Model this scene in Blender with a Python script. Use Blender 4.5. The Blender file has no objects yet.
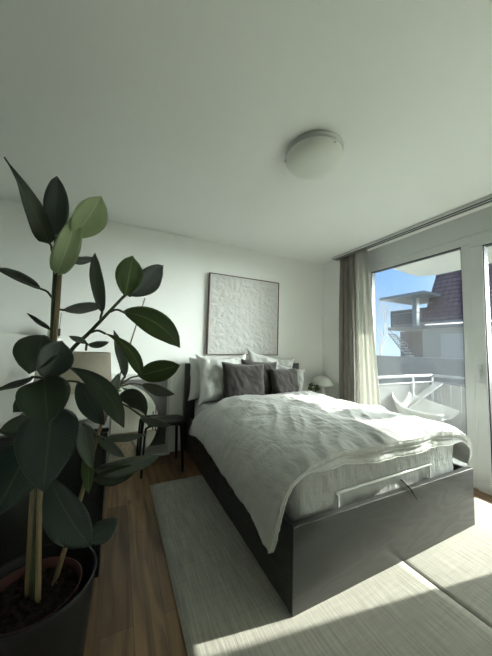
import bpy, bmesh, math, random
from mathutils import Vector, Matrix, noise
random.seed(7)
SC = bpy.context.scene
COL = SC.collection
PI = math.pi
sin, cos = math.sin, math.cos

# ------------------------------------------------------------------ camera
H = 1.21
F = 263.0
CX, CY = 246.0, 328.0
def _ray(px, py): return Vector((px-CX, -(py-CY), -F)).normalized()
vy = _ray(118, 344); vx = _ray(791, 362)
vx = (vx - vy*vx.dot(vy)).normalized(); vz = vx.cross(vy)
R3 = Matrix((vx, vy, vz))
CAM = Vector((0, 0, H))
cam_d = bpy.data.cameras.new('camera'); cam = bpy.data.objects.new('camera', cam_d); COL.objects.link(cam)
cam.matrix_world = Matrix.Translation(CAM) @ R3.to_4x4()
cam_d.sensor_fit = 'HORIZONTAL'; cam_d.sensor_width = 36; cam_d.lens = 36*F/492
cam_d.clip_start = 0.02; cam_d.clip_end = 300
SC.camera = cam
def at(px, py, Y):
    d = R3 @ _ray(px, py); return CAM + d*(Y/d.y)
def atx(px, py, X):
    d = R3 @ _ray(px, py); return CAM + d*(X/d.x)
def mpp(p):            # metres covered by one picture element at p
    return abs((R3.transposed() @ (p-CAM)).z)/F

SC.view_settings.view_transform = 'Standard'; SC.view_settings.look = 'None'
SC.view_settings.gamma = 1; SC.view_settings.use_curve_mapping = False
SC.view_settings.exposure = 1.66

# ------------------------------------------------------------------ materials
def nodes(m): return m.node_tree.nodes, m.node_tree.links
def mat(name, col, rough=.6, spec=.4, metal=0, var=0, vscale=8, bump=0, bscale=60, bdist=.002,
        stretch=(1,1,1), coat=0, col2=None, transm=0, sheen=0):
    m = bpy.data.materials.new(name); m.use_nodes = True
    N, L = nodes(m); b = N['Principled BSDF']
    b.inputs['Base Color'].default_value = (*col, 1); b.inputs['Roughness'].default_value = rough
    b.inputs['Specular IOR Level'].default_value = spec; b.inputs['Metallic'].default_value = metal
    b.inputs['Coat Weight'].default_value = coat; b.inputs['Coat Roughness'].default_value = .15
    b.inputs['Sheen Weight'].default_value = sheen
    tc = N.new('ShaderNodeTexCoord'); mp = N.new('ShaderNodeMapping'); L.new(tc.outputs['Object'], mp.inputs[0])
    mp.inputs['Scale'].default_value = stretch
    n1 = N.new('ShaderNodeTexNoise'); n1.inputs['Scale'].default_value = vscale; n1.inputs['Detail'].default_value = 5
    L.new(mp.outputs[0], n1.inputs['Vector'])
    if var or col2:
        c2 = col2 or tuple(c*(1-var) for c in col)
        mx = N.new('ShaderNodeMix'); mx.data_type = 'RGBA'
        mx.inputs['A'].default_value = (*col, 1); mx.inputs['B'].default_value = (*c2, 1)
        rp = N.new('ShaderNodeMapRange'); rp.inputs['From Min'].default_value = .35; rp.inputs['From Max'].default_value = .65
        L.new(n1.outputs['Fac'], rp.inputs['Value']); L.new(rp.outputs[0], mx.inputs['Factor'])
        L.new(mx.outputs['Result'], b.inputs['Base Color'])
    if bump:
        n2 = N.new('ShaderNodeTexNoise'); n2.inputs['Scale'].default_value = bscale; n2.inputs['Detail'].default_value = 6
        L.new(mp.outputs[0], n2.inputs['Vector'])
        bp = N.new('ShaderNodeBump'); bp.inputs['Strength'].default_value = bump; bp.inputs['Distance'].default_value = bdist
        L.new(n2.outputs['Fac'], bp.inputs['Height']); L.new(bp.outputs[0], b.inputs['Normal'])
    return m

M = {}
M['wall'] = mat('wall paint', (.885, .90, .865), .85, .2, var=.02, vscale=2, bump=.15, bscale=220, bdist=.001)
M['ceiling'] = mat('ceiling paint', (.87, .895, .85), .9, .15, bump=.1, bscale=200, bdist=.001)
M['white'] = mat('white lacquer', (.88, .895, .87), .35, .5, var=.015)
M['frame_white'] = mat('white window plastic', (.60, .625, .61), .3, .5, var=.015)
M['black_wood'] = None
M['black'] = mat('black lacquer', (.012, .013, .012), .35, .5, var=.2)
M['black_metal'] = mat('black tube metal', (.01, .01, .01), .3, .5, var=.1)
M['chrome'] = mat('chrome', (.75, .76, .74), .15, .5, metal=1, var=.05)
M['alu'] = mat('aluminium', (.26, .27, .27), .45, .5, metal=.2, var=.05)
M['pillow'] = mat('white cotton', (.64, .65, .625), .9, .1, var=.03, vscale=6, bump=.7, bscale=24, bdist=.010, sheen=.1)
M['sheet'] = mat('white sheet', (.46, .47, .455), .9, .1, var=.03, bump=.9, bscale=22, bdist=.012, stretch=(1.4, 1, .6))
M['velvet'] = mat('taupe velvet', (.050, .045, .042), .85, .1, var=.12, vscale=9, bump=.2, bscale=90, sheen=.25)
M['taupe'] = mat('taupe curtain cloth', (.255, .235, .205), .9, .1, var=.08, bump=.2, bscale=400, bdist=.0006)
M['pot'] = mat('charcoal planter', (.014, .014, .015), .55, .3, var=.2, vscale=20, bump=.1)
M['terracotta'] = mat('red brown nursery pot', (.075, .024, .018), .6, .3, var=.15)
M['soil'] = mat('potting soil', (.045, .036, .026), .95, .1, var=.6, vscale=60, bump=1, bscale=90, bdist=.01)
M['bamboo'] = mat('bamboo', (.25, .185, .10), .5, .3, var=.3, vscale=30, stretch=(1, 1, .15))
M['stem'] = mat('green stem', (.055, .075, .035), .5, .3, var=.3, vscale=40)
M['shade'] = mat('linen lamp shade', (.50, .46, .38), .85, .1, var=.06, vscale=120, stretch=(1, 1, .2), bump=.2, bscale=300)
M['ceramic'] = mat('white ceramic', (.72, .72, .68), .3, .5, var=.02)
M['pale_green'] = mat('pale green ceramic', (.45, .50, .38), .5, .4, var=.03)
M['opal'] = mat('frosted glass dome', (.74, .77, .70), .38, .4, var=.02)
M['fixture'] = mat('fixture ring', (.55, .58, .54), .4, .4, metal=.1, var=.05)
M['plastic_chair'] = mat('white plastic', (.27, .27, .255), .4, .4, var=.02)
M['deck'] = mat('pale deck tiles', (.32, .32, .30), .7, .3, var=.1, vscale=4)
M['concrete'] = mat('grey concrete', (.19, .19, .175), .9, .2, var=.15, vscale=1.5, bump=.3, bscale=20)
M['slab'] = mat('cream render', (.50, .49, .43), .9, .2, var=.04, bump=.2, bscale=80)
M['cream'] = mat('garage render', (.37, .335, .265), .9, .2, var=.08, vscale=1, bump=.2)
M['alu_light'] = mat('pale satin metal', (.58, .60, .59), .35, .5, metal=.3, var=.03)
M['steel'] = mat('painted steel', (.20, .215, .22), .5, .4, var=.1)
M['dark_clad'] = mat('dark cladding', (.10, .085, .095), .7, .3, var=.2)
M['bark'] = mat('bark', (.34, .31, .28), .9, .1, var=.2)
M['asphalt'] = mat('pale paved ground', (.36, .36, .34), .9, .2, var=.15, vscale=1)
M['brown_frame'] = mat('dark brown wood', (.12, .08, .06), .5, .3, var=.2)
M['poster'] = mat('grey print', (.20, .20, .195), .5, .3, var=.25, vscale=3)
M['mat_board'] = mat('white mat board', (.66, .67, .63), .6, .3, var=.02)
M['art'] = mat('white plaster relief', (.60, .60, .575), .95, .05, var=.03, vscale=20, bump=.35, bscale=120, bdist=.002)

def black_wood():
    m = mat('black brown stained wood', (.022, .024, .022), .33, 1.0)
    N, L = nodes(m); b = N['Principled BSDF']
    tc = N.new('ShaderNodeTexCoord'); mp = N.new('ShaderNodeMapping'); mp.inputs['Scale'].default_value = (1.3, 1.3, 6)
    L.new(tc.outputs['Object'], mp.inputs[0])
    n = N.new('ShaderNodeTexNoise'); n.inputs['Scale'].default_value = 1.1; n.inputs['Detail'].default_value = 2
    L.new(mp.outputs[0], n.inputs['Vector'])
    w = N.new('ShaderNodeMath'); w.operation = 'MULTIPLY'; w.inputs[1].default_value = 60; L.new(n.outputs['Fac'], w.inputs[0])
    s = N.new('ShaderNodeMath'); s.operation = 'SINE'; L.new(w.outputs[0], s.inputs[0])
    r = N.new('ShaderNodeMapRange'); r.inputs['From Min'].default_value = -1; r.inputs['To Min'].default_value = .30; r.inputs['To Max'].default_value = .42
    L.new(s.outputs[0], r.inputs['Value']); L.new(r.outputs[0], b.inputs['Roughness'])
    bp = N.new('ShaderNodeBump'); bp.inputs['Strength'].default_value = .12; bp.inputs['Distance'].default_value = .0015
    L.new(s.outputs[0], bp.inputs['Height']); L.new(bp.outputs[0], b.inputs['Normal'])
    return m
M['black_wood'] = black_wood()

def linen():
    m = mat('washed linen', (.57, .58, .565), .92, .08, var=.04, vscale=3, sheen=.12)
    N, L = nodes(m); b = N['Principled BSDF']
    tc = N.new('ShaderNodeTexCoord')
    prev = None
    for sc, st, di, stretch, rot in ((11, .8, .016, (1, .35, 1), .5), (42, .6, .005, (1, .6, 1), -.4), (500, .25, .0006, (1, 1, 1), 0)):
        mp = N.new('ShaderNodeMapping'); mp.inputs['Scale'].default_value = stretch; mp.inputs['Rotation'].default_value = (0, 0, rot)
        L.new(tc.outputs['Object'], mp.inputs[0])
        n = N.new('ShaderNodeTexNoise'); n.inputs['Scale'].default_value = sc; n.inputs['Detail'].default_value = 4; n.inputs['Distortion'].default_value = 1.2
        L.new(mp.outputs[0], n.inputs['Vector'])
        a = N.new('ShaderNodeMath'); a.operation = 'SUBTRACT'; a.inputs[1].default_value = .5; L.new(n.outputs['Fac'], a.inputs[0])
        c = N.new('ShaderNodeMath'); c.operation = 'ABSOLUTE'; L.new(a.outputs[0], c.inputs[0])
        bp = N.new('ShaderNodeBump'); bp.inputs['Strength'].default_value = st; bp.inputs['Distance'].default_value = di; bp.invert = True
        L.new(c.outputs[0], bp.inputs['Height'])
        if prev: L.new(prev.outputs[0], bp.inputs['Normal'])
        prev = bp
    L.new(prev.outputs[0], b.inputs['Normal'])
    return m
M['linen'] = linen()

def floor_mat():
    m = bpy.data.materials.new('oak planks'); m.use_nodes = True
    N, L = nodes(m); b = N['Principled BSDF']; b.inputs['Roughness'].default_value = .42; b.inputs['Specular IOR Level'].default_value = .35
    tc = N.new('ShaderNodeTexCoord'); rot = N.new('ShaderNodeMapping'); rot.inputs['Rotation'].default_value = (0, 0, PI/2)
    L.new(tc.outputs['Object'], rot.inputs[0])
    br = N.new('ShaderNodeTexBrick'); br.inputs['Scale'].default_value = 1; br.inputs['Brick Width'].default_value = .95
    br.inputs['Row Height'].default_value = .128; br.inputs['Mortar Size'].default_value = .0012; br.inputs['Mortar Smooth'].default_value = .2
    br.inputs['Color1'].default_value = (.178, .100, .047, 1); br.inputs['Color2'].default_value = (.305, .185, .088, 1); br.inputs['Mortar'].default_value = (.08, .05, .03, 1)
    br.offset = .37
    L.new(rot.outputs[0], br.inputs['Vector'])
    mp = N.new('ShaderNodeMapping'); mp.inputs['Scale'].default_value = (14, 1.2, 1); L.new(tc.outputs['Object'], mp.inputs[0])
    n = N.new('ShaderNodeTexNoise'); n.inputs['Scale'].default_value = 1.6; n.inputs['Detail'].default_value = 8; n.inputs['Distortion'].default_value = .8
    L.new(mp.outputs[0], n.inputs['Vector'])
    rp = N.new('ShaderNodeMapRange'); rp.inputs['From Min'].default_value = .3; rp.inputs['From Max'].default_value = .7; rp.inputs['To Min'].default_value = .42; rp.inputs['To Max'].default_value = 1.25
    L.new(n.outputs['Fac'], rp.inputs['Value'])
    vo = N.new('ShaderNodeTexVoronoi'); vo.inputs['Scale'].default_value = 3.2
    mp2 = N.new('ShaderNodeMapping'); mp2.inputs['Scale'].default_value = (1.6, .8, 1); L.new(tc.outputs['Object'], mp2.inputs[0]); L.new(mp2.outputs[0], vo.inputs['Vector'])
    kr = N.new('ShaderNodeMapRange'); kr.inputs['From Min'].default_value = .02; kr.inputs['From Max'].default_value = .13; kr.inputs['To Min'].default_value = .45; kr.inputs['To Max'].default_value = 1
    L.new(vo.outputs['Distance'], kr.inputs['Value'])
    mu = N.new('ShaderNodeMath'); mu.operation = 'MULTIPLY'; L.new(rp.outputs[0], mu.inputs[0]); L.new(kr.outputs[0], mu.inputs[1])
    sc = N.new('ShaderNodeVectorMath'); sc.operation = 'SCALE'; L.new(br.outputs['Color'], sc.inputs[0]); L.new(mu.outputs[0], sc.inputs['Scale'])
    L.new(sc.outputs[0], b.inputs['Base Color'])
    bp = N.new('ShaderNodeBump'); bp.inputs['Strength'].default_value = .2; bp.inputs['Distance'].default_value = .001
    L.new(n.outputs['Fac'], bp.inputs['Height']); L.new(bp.outputs[0], b.inputs['Normal'])
    return m
M['floor'] = floor_mat()

def rug_mat():
    m = bpy.data.materials.new('ribbed wool'); m.use_nodes = True
    N, L = nodes(m); b = N['Principled BSDF']; b.inputs['Roughness'].default_value = .95; b.inputs['Specular IOR Level'].default_value = .1
    tc = N.new('ShaderNodeTexCoord')
    mp = N.new('ShaderNodeMapping'); mp.inputs['Scale'].default_value = (95, 5, 1); L.new(tc.outputs['Object'], mp.inputs[0])
    n = N.new('ShaderNodeTexNoise'); n.inputs['Scale'].default_value = 1; n.inputs['Detail'].default_value = 3; L.new(mp.outputs[0], n.inputs['Vector'])
    mp3 = N.new('ShaderNodeMapping'); mp3.inputs['Scale'].default_value = (6, 60, 1); L.new(tc.outputs['Object'], mp3.inputs[0])
    n3 = N.new('ShaderNodeTexNoise'); n3.inputs['Scale'].default_value = 1; n3.inputs['Detail'].default_value = 2; L.new(mp3.outputs[0], n3.inputs['Vector'])
    ad = N.new('ShaderNodeMath'); ad.operation = 'MULTIPLY_ADD'; ad.inputs[1].default_value = .3; L.new(n3.outputs['Fac'], ad.inputs[0]); L.new(n.outputs['Fac'], ad.inputs[2])
    rp = N.new('ShaderNodeMapRange'); rp.inputs['From Min'].default_value = .45; rp.inputs['From Max'].default_value = .85
    L.new(ad.outputs[0], rp.inputs['Value'])
    mx = N.new('ShaderNodeMix'); mx.data_type = 'RGBA'; mx.inputs['A'].default_value = (.29, .285, .25, 1); mx.inputs['B'].default_value = (.41, .40, .35, 1)
    L.new(rp.outputs[0], mx.inputs['Factor']); L.new(mx.outputs['Result'], b.inputs['Base Color'])
    bp = N.new('ShaderNodeBump'); bp.inputs['Strength'].default_value = .6; bp.inputs['Distance'].default_value = .003
    L.new(ad.outputs[0], bp.inputs['Height']); L.new(bp.outputs[0], b.inputs['Normal'])
    return m
M['rug'] = rug_mat()

def glass_mat(name='window glass'):
    m = bpy.data.materials.new(name); m.use_nodes = True; N, L = nodes(m)
    N.remove(N['Principled BSDF']); out = N['Material Output']
    t = N.new('ShaderNodeBsdfTransparent'); t.inputs[0].default_value = (.93, .96, .95, 1)
    g = N.new('ShaderNodeBsdfGlossy'); g.inputs['Roughness'].default_value = .02
    fr = N.new('ShaderNodeFresnel'); fr.inputs['IOR'].default_value = 1.35
    mx = N.new('ShaderNodeMixShader'); L.new(fr.outputs[0], mx.inputs[0]); L.new(t.outputs[0], mx.inputs[1]); L.new(g.outputs[0], mx.inputs[2])
    du = N.new('ShaderNodeBsdfTranslucent'); du.inputs[0].default_value = (.9, .92, .9, 1)      # thin translucent film put in as a hazy veil on the view
    tc = N.new('ShaderNodeTexCoord'); n = N.new('ShaderNodeTexNoise'); n.inputs['Scale'].default_value = 2.5; L.new(tc.outputs['Object'], n.inputs['Vector'])
    r = N.new('ShaderNodeMapRange'); r.inputs['To Min'].default_value = .006; r.inputs['To Max'].default_value = .014; L.new(n.outputs['Fac'], r.inputs['Value'])
    m2 = N.new('ShaderNodeMixShader'); L.new(r.outputs[0], m2.inputs[0]); L.new(mx.outputs[0], m2.inputs[1]); L.new(du.outputs[0], m2.inputs[2]); mx = m2
    L.new(mx.outputs[0], out.inputs[0]); return m
M['glass'] = glass_mat()

def cloth_mat(name, col, transp, transl, wob=0):
    m = bpy.data.materials.new(name); m.use_nodes = True; N, L = nodes(m)
    N.remove(N['Principled BSDF']); out = N['Material Output']
    d = N.new('ShaderNodeBsdfDiffuse'); d.inputs[0].default_value = (*col, 1)
    tl = N.new('ShaderNodeBsdfTranslucent'); tl.inputs[0].default_value = (*col, 1)
    t = N.new('ShaderNodeBsdfTransparent')
    m1 = N.new('ShaderNodeMixShader'); m1.inputs[0].default_value = transl; L.new(d.outputs[0], m1.inputs[1]); L.new(tl.outputs[0], m1.inputs[2])
    tc = N.new('ShaderNodeTexCoord'); n = N.new('ShaderNodeTexNoise'); n.inputs['Scale'].default_value = 300; L.new(tc.outputs['Object'], n.inputs['Vector'])
    r = N.new('ShaderNodeMapRange'); r.inputs['To Min'].default_value = transp*.8; r.inputs['To Max'].default_value = min(1, transp*1.2); L.new(n.outputs['Fac'], r.inputs['Value'])
    m2 = N.new('ShaderNodeMixShader'); L.new(r.outputs[0], m2.inputs[0]); L.new(m1.outputs[0], m2.inputs[1]); L.new(t.outputs[0], m2.inputs[2])
    L.new(m2.outputs[0], out.inputs[0]); return m
M['sheer'] = cloth_mat('sheer curtain cloth', (.60, .60, .55), .15, .4)
M['sheer_open'] = cloth_mat('fine sheer cloth', (.88, .89, .85), .04, .5)
M['screen'] = cloth_mat('white balcony screen cloth', (.24, .245, .24), .04, .5)

def leaf_mat(name, top, under, rib, rough=.32):
    m = bpy.data.materials.new(name); m.use_nodes = True; N, L = nodes(m); b = N['Principled BSDF']
    b.inputs['Roughness'].default_value = rough; b.inputs['Specular IOR Level'].default_value = .5
    uv = N.new('ShaderNodeUVMap'); sp = N.new('ShaderNodeSeparateXYZ'); L.new(uv.outputs[0], sp.inputs[0])
    a = N.new('ShaderNodeMath'); a.operation = 'SUBTRACT'; a.inputs[1].default_value = .5; L.new(sp.outputs['Y'], a.inputs[0])
    c = N.new('ShaderNodeMath'); c.operation = 'ABSOLUTE'; L.new(a.outputs[0], c.inputs[0])
    rr = N.new('ShaderNodeMapRange'); rr.inputs['From Min'].default_value = .012; rr.inputs['From Max'].default_value = .035; rr.inputs['To Min'].default_value = 1; rr.inputs['To Max'].default_value = 0
    L.new(c.outputs[0], rr.inputs['Value'])
    geo = N.new('ShaderNodeNewGeometry')
    m0 = N.new('ShaderNodeMix'); m0.data_type = 'RGBA'; m0.inputs['A'].default_value = (*top, 1); m0.inputs['B'].default_value = (*under, 1)
    L.new(geo.outputs['Backfacing'], m0.inputs['Factor'])
    m1 = N.new('ShaderNodeMix'); m1.data_type = 'RGBA'; L.new(rr.outputs[0], m1.inputs['Factor']); L.new(m0.outputs['Result'], m1.inputs['A']); m1.inputs['B'].default_value = (*rib, 1)
    L.new(m1.outputs['Result'], b.inputs['Base Color'])
    # side veins: slanted fine ridges
    s = N.new('ShaderNodeMath'); s.operation = 'MULTIPLY_ADD'; s.inputs[1].default_value = -.45; L.new(c.outputs[0], s.inputs[0]); L.new(sp.outputs['X'], s.inputs[2])
    k = N.new('ShaderNodeMath'); k.operation = 'MULTIPLY'; k.inputs[1].default_value = 150; L.new(s.outputs[0], k.inputs[0])
    w = N.new('ShaderNodeMath'); w.operation = 'SINE'; L.new(k.outputs[0], w.inputs[0])
    bp = N.new('ShaderNodeBump'); bp.inputs['Strength'].default_value = .3; bp.inputs['Distance'].default_value = .0008
    L.new(w.outputs[0], bp.inputs['Height']); L.new(bp.outputs[0], b.inputs['Normal'])
    return m
M['leaf'] = leaf_mat('rubber plant leaf', (.016, .030, .012), (.04, .068, .024), (.04, .06, .025))
M['leaf_blue'] = leaf_mat('dark glossy leaf', (.014, .026, .020), (.032, .05, .03), (.035, .055, .03), .28)
M['leaf_green'] = leaf_mat('young green leaf', (.045, .080, .014), (.06, .10, .022), (.13, .19, .06), .4)
M['leaf_pale_lit'] = leaf_mat('pale lit underside leaf', (.26, .33, .17), (.26, .33, .17), (.36, .42, .24), .45)  # underside green made paler to hold the window light on it
M['leaf_grey_lit'] = leaf_mat('grey green lit underside leaf', (.105, .13, .105), (.105, .13, .105), (.16, .19, .14), .35)  # underside grey, lightened in colour for the light it catches

# ------------------------------------------------------------------ mesh helpers
def link(name, bm, m, parent=None, smooth=False, bevel=0, auto=None, mats=None):
    me = bpy.data.meshes.new(name); bmesh.ops.recalc_face_normals(bm, faces=bm.faces) if auto != 'keep' else None
    bm.to_mesh(me); bm.free()
    for x in (mats or [m]): me.materials.append(x)
    if smooth: me.polygons.foreach_set('use_smooth', [True]*len(me.polygons))
    o = bpy.data.objects.new(name, me); COL.objects.link(o)
    if parent: o.parent = parent
    if bevel:
        b = o.modifiers.new('bevel', 'BEVEL'); b.width = bevel; b.segments = 2; b.limit_method = 'ANGLE'; b.angle_limit = .6
    return o
def box(bm, x0, x1, y0, y1, z0, z1, rot=None, piv=None):
    vs = [bm.verts.new((x, y, z)) for x in (x0, x1) for y in (y0, y1) for z in (z0, z1)]
    for f in ((0,1,3,2),(4,6,7,5),(0,4,5,1),(2,3,7,6),(0,2,6,4),(1,5,7,3)): bm.faces.new([vs[i] for i in f])
    if rot is not None:
        bmesh.ops.rotate(bm, verts=vs, cent=piv or Vector(((x0+x1)/2, (y0+y1)/2, (z0+z1)/2)), matrix=rot)
    return vs
def tube(bm, pts, r, n=10, cap=True):
    pts = [Vector(p) for p in pts]; rs = r if isinstance(r, (list, tuple)) else [r]*len(pts)
    rings = []; up = Vector((0, 0, 1)); prev = None
    for i, p in enumerate(pts):
        t = (pts[min(i+1, len(pts)-1)] - pts[max(i-1, 0)]).normalized()
        if prev is None:
            a = t.cross(up); a = a.normalized() if a.length > .05 else t.cross(Vector((1, 0, 0))).normalized()
        else:
            a = (prev - t*prev.dot(t)).normalized()
        prev = a; b = t.cross(a)
        rings.append([bm.verts.new(p + (a*cos(2*PI*k/n) + b*sin(2*PI*k/n))*rs[i]) for k in range(n)])
    for i in range(len(rings)-1):
        for k in range(n): bm.faces.new((rings[i][k], rings[i][(k+1) % n], rings[i+1][(k+1) % n], rings[i+1][k]))
    if cap: bm.faces.new(rings[0][::-1]); bm.faces.new(rings[-1])
def lathe(bm, prof, cx=0, cy=0, n=40, close=False):
    rings = []
    for r, z in prof:
        if r < 1e-5: rings.append([bm.verts.new((cx, cy, z))])
        else: rings.append([bm.verts.new((cx+r*cos(2*PI*k/n), cy+r*sin(2*PI*k/n), z)) for k in range(n)])
    for i in range(len(rings)-1):
        A, B = rings[i], rings[i+1]
        for k in range(n):
            q = [A[k % len(A)], A[(k+1) % len(A)], B[(k+1) % len(B)], B[k % len(B)]]
            q2 = []
            for v in q:
                if v not in q2: q2.append(v)
            if len(q2) > 2: bm.faces.new(q2)
def curve(pts, n=8):
    P = [Vector(p) for p in pts]; P = [P[0]*2-P[1]] + P + [P[-1]*2-P[-2]]; out = []
    for i in range(1, len(P)-2):
        for k in range(n):
            t = k/n; a, b, c, d = P[i-1:i+3]
            out.append(.5*((2*b)+(c-a)*t+(2*a-5*b+4*c-d)*t*t+(3*b-a-3*c+d)*t**3))
    out.append(P[-2]); return out
def interp(tab, x):
    if x <= tab[0][0]: return tab[0][1]
    for (a, b), (c, d) in zip(tab, tab[1:]):
        if x <= c:
            t = (x-a)/(c-a); t = t*t*(3-2*t); return b+(d-b)*t
    return tab[-1][1]
def thing(name, label, cat, loc, group=None):
    o = bpy.data.objects.new(name, None); COL.objects.link(o); o.location = loc; o.empty_display_size = .1
    o['label'] = label; o['category'] = cat
    if group: o['group'] = group
    return o
def tag(o, label, cat, group=None):
    o['label'] = label; o['category'] = cat
    if group: o['group'] = group
    return o
def struct(name, bm, m, bevel=0, parent=None):
    o = link(name, bm, m, parent, bevel=bevel)
    if not parent: o['kind'] = 'structure'
    return o
def origin(o, p):      # move a mesh object's origin to p
    p = Vector(p); o.data.transform(Matrix.Translation(-p)); o.location = p
    return o
def child_of(parent, o):   # geometry was written in world units; keep it where it is
    o.parent = parent; o.matrix_parent_inverse = Matrix.Translation(-parent.location); return o
def part(name, bm, m, root, label=None, **k):
    o = link(name, bm, m, None, **k)
    base = root
    off = Vector((0, 0, 0))
    r = root
    while r is not None: off += r.location; r = r.parent
    o.data.transform(Matrix.Translation(-off)); o.parent = root
    if label: o['label'] = label
    return o

# ------------------------------------------------------------------ room shell
YB, XR, XG, ZC = 3.15, 2.85, 3.0, 2.54
XL, YN = -1.9, -2.3
b = bmesh.new(); box(b, XL-.1, 3.12, YN-.1, YB+.1, -.15, 0); struct('floor', b, M['floor'])
b = bmesh.new(); box(b, XL-.1, 3.12, YN-.1, YB+.1, ZC, ZC+.12); struct('ceiling', b, M['ceiling'])
b = bmesh.new(); box(b, XL-.1, 3.12, YB, YB+.15, 0, ZC); struct('wall_back', b, M['wall'])
b = bmesh.new(); box(b, XR, 3.12, 2.46, YB, 0, ZC); struct('wall_right', b, M['wall'])
b = bmesh.new(); box(b, -.64, -.50, YN, YB, 0, 1.25); struct('wall_left', b, M['white'], bevel=.004)
b = bmesh.new(); box(b, XL-.1, XL, YN, YB, 0, ZC); struct('wall_far_left', b, M['wall'])
b = bmesh.new(); box(b, XL-.1, 3.12, YN-.1, YN, 0, ZC); struct('wall_front', b, M['wall'])
b = bmesh.new(); box(b, 2.95, 3.12, YN, 2.46, 2.33, ZC); struct('trim_1', b, M['frame_white'])          # band over the panes
b = bmesh.new(); box(b, -.5, XR, YB-.014, YB, 0, .06); struct('baseboard_back', b, M['white'], bevel=.003)
b = bmesh.new(); box(b, XR-.014, XR, 2.46, YB-.014, 0, .06); struct('baseboard_right', b, M['white'], bevel=.003)

# window_1: the tall fixed pane. door_1: balcony door leaf beside it. fill_window_2: unseen panes further along, added for fill light
def pane(name, y0, y1, z0, z1, fw, kind_name, x0=2.965, x1=3.04):
    b = bmesh.new()
    box(b, x0, x1, y0, y1, z1-fw, z1); box(b, x0, x1, y0, y1, z0, z0+fw)
    box(b, x0, x1, y0, y0+fw, z0+fw, z1-fw); box(b, x0, x1, y1-fw, y1, z0+fw, z1-fw)
    fr = struct(name, b, M['frame_white'], bevel=.006)
    g = bmesh.new(); box(g, x0+.022, x0+.030, y0+fw-.005, y1-fw+.005, z0+fw-.005, z1-fw+.005)
    gl = link('glass_pane', g, M['glass'], fr)
    s = bmesh.new()
    e = .012
    for (a0, a1, c0, c1) in ((y0+fw, y1-fw, z1-fw-e*.6, z1-fw), (y0+fw, y1-fw, z0+fw, z0+fw+e*.6), (y0+fw, y0+fw+e*.6, z0+fw, z1-fw), (y1-fw-e*.6, y1-fw, z0+fw, z1-fw)):
        box(s, x0+.014, x1-.001, a0, a1, c0, c1)  # black gasket carried outward to darken the sunlit reveal
    link('gasket_dark_reveal', s, M['black'], fr)
    return fr
pane('window_1', 1.275, 2.455, .0, 2.33, .078, 'w')
fr = pane('door_1', .49, 1.272, .0, 2.30, .095, 'd', 2.945, 3.03)
b = bmesh.new()
b2 = curve([(2.944, 1.222, 1.055), (2.915, 1.222, 1.055)], 3)
tube(b, b2, .010); box(b, 2.936, 2.946, 1.207, 1.237, 1.00, 1.11)
box(b, 2.905, 2.918, 1.212, 1.232, .95, 1.065)
link('door_handle', b, M['alu_light'], fr, bevel=.002)
b = bmesh.new(); box(b, 2.96, 3.05, .42, .488, 0, 2.33); box(b, 2.96, 3.05, .49, 1.274, 2.30, 2.33); struct('trim_2', b, M['frame_white'], bevel=.004)
pane('fill_window_2', -.90, .418, .0, 2.33, .075, 'w')
pane('fill_window_3', -2.2, -.902, .0, 2.33, .075, 'w')
b = bmesh.new(); box(b, 2.95, 3.12, YN, -2.2, 0, 2.33); struct('wall_right_near', b, M['wall'])

# curtain track on the ceiling
t = thing('curtain_track', 'long white double curtain track with dark grooves fixed to ceiling above windows', 'curtain rail', (2.79, 0, ZC))
b = bmesh.new()
for x0, x1 in ((2.725, 2.738), (2.768, 2.782), (2.812, 2.830)): box(b, x0, x1, YN+.05, 2.83, ZC-.028, ZC)
box(b, 2.725, 2.83, YN+.05, 2.83, ZC-.006, ZC)
part('track', b, M['frame_white'], t)
for x in (2.753, 2.797):
    b = bmesh.new(); box(b, x-.0148, x+.0148, YN+.06, 2.82, ZC-.0275, ZC-.0065); part('groove', b, M['black'], t, label='dark groove')

def curtain(name, y0t, y1t, y0b, y1b, x, amp, folds, m, z0=.015, z1=ZC-.03, ph=0, bow=0):
    bm = bmesh.new(); nu, nv = folds*12, 30; V = []
    for j in range(nv+1):
        t = j/nv; z = z1+(z0-z1)*t; row = []
        for i in range(nu+1):
            s = i/nu
            a = 2*PI*folds*s+ph
            wob = .25*noise.noise(Vector((s*folds*.7, t*1.5, ph)))
            y = (y0t+(y0b-y0t)*t)*(1-s) + (y1t+(y1b-y1t)*t)*s + .012*sin(a*.5+t*3)
            xx = x + amp*(.35+.65*min(1, t*3+.2))*(sin(a+wob*3)+.35*sin(2.3*a+1+t)) + bow*t
            row.append(bm.verts.new((xx, y, z)))
        V.append(row)
    for j in range(nv):
        for i in range(nu): bm.faces.new((V[j][i], V[j][i+1], V[j+1][i+1], V[j+1][i]))
    o = link(name, bm, m, smooth=True)
    so = o.modifiers.new('thick', 'SOLIDIFY'); so.thickness = .0015
    return origin(o, (x, (y0t+y1t)/2, z0))
tag(curtain('curtain', 2.46, 2.735, 2.46, 2.72, 2.785, .020, 6, M['taupe'], ph=.4), 'heavy taupe curtain gathered in the back corner beside a white sheer', 'curtain')
tag(curtain('sheer_curtain', 2.26, 2.45, 2.05, 2.44, 2.765, .016, 5, M['sheer'], ph=1), 'white sheer curtain gathered next to the taupe curtain by the tall window', 'curtain')
tag(curtain('sheer_curtain', -2.15, .44, -2.15, .43, 2.81, .016, 30, M['sheer_open'], ph=1), 'fine white sheer curtain added over the unseen near panes to spread fill light', 'curtain')

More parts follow.
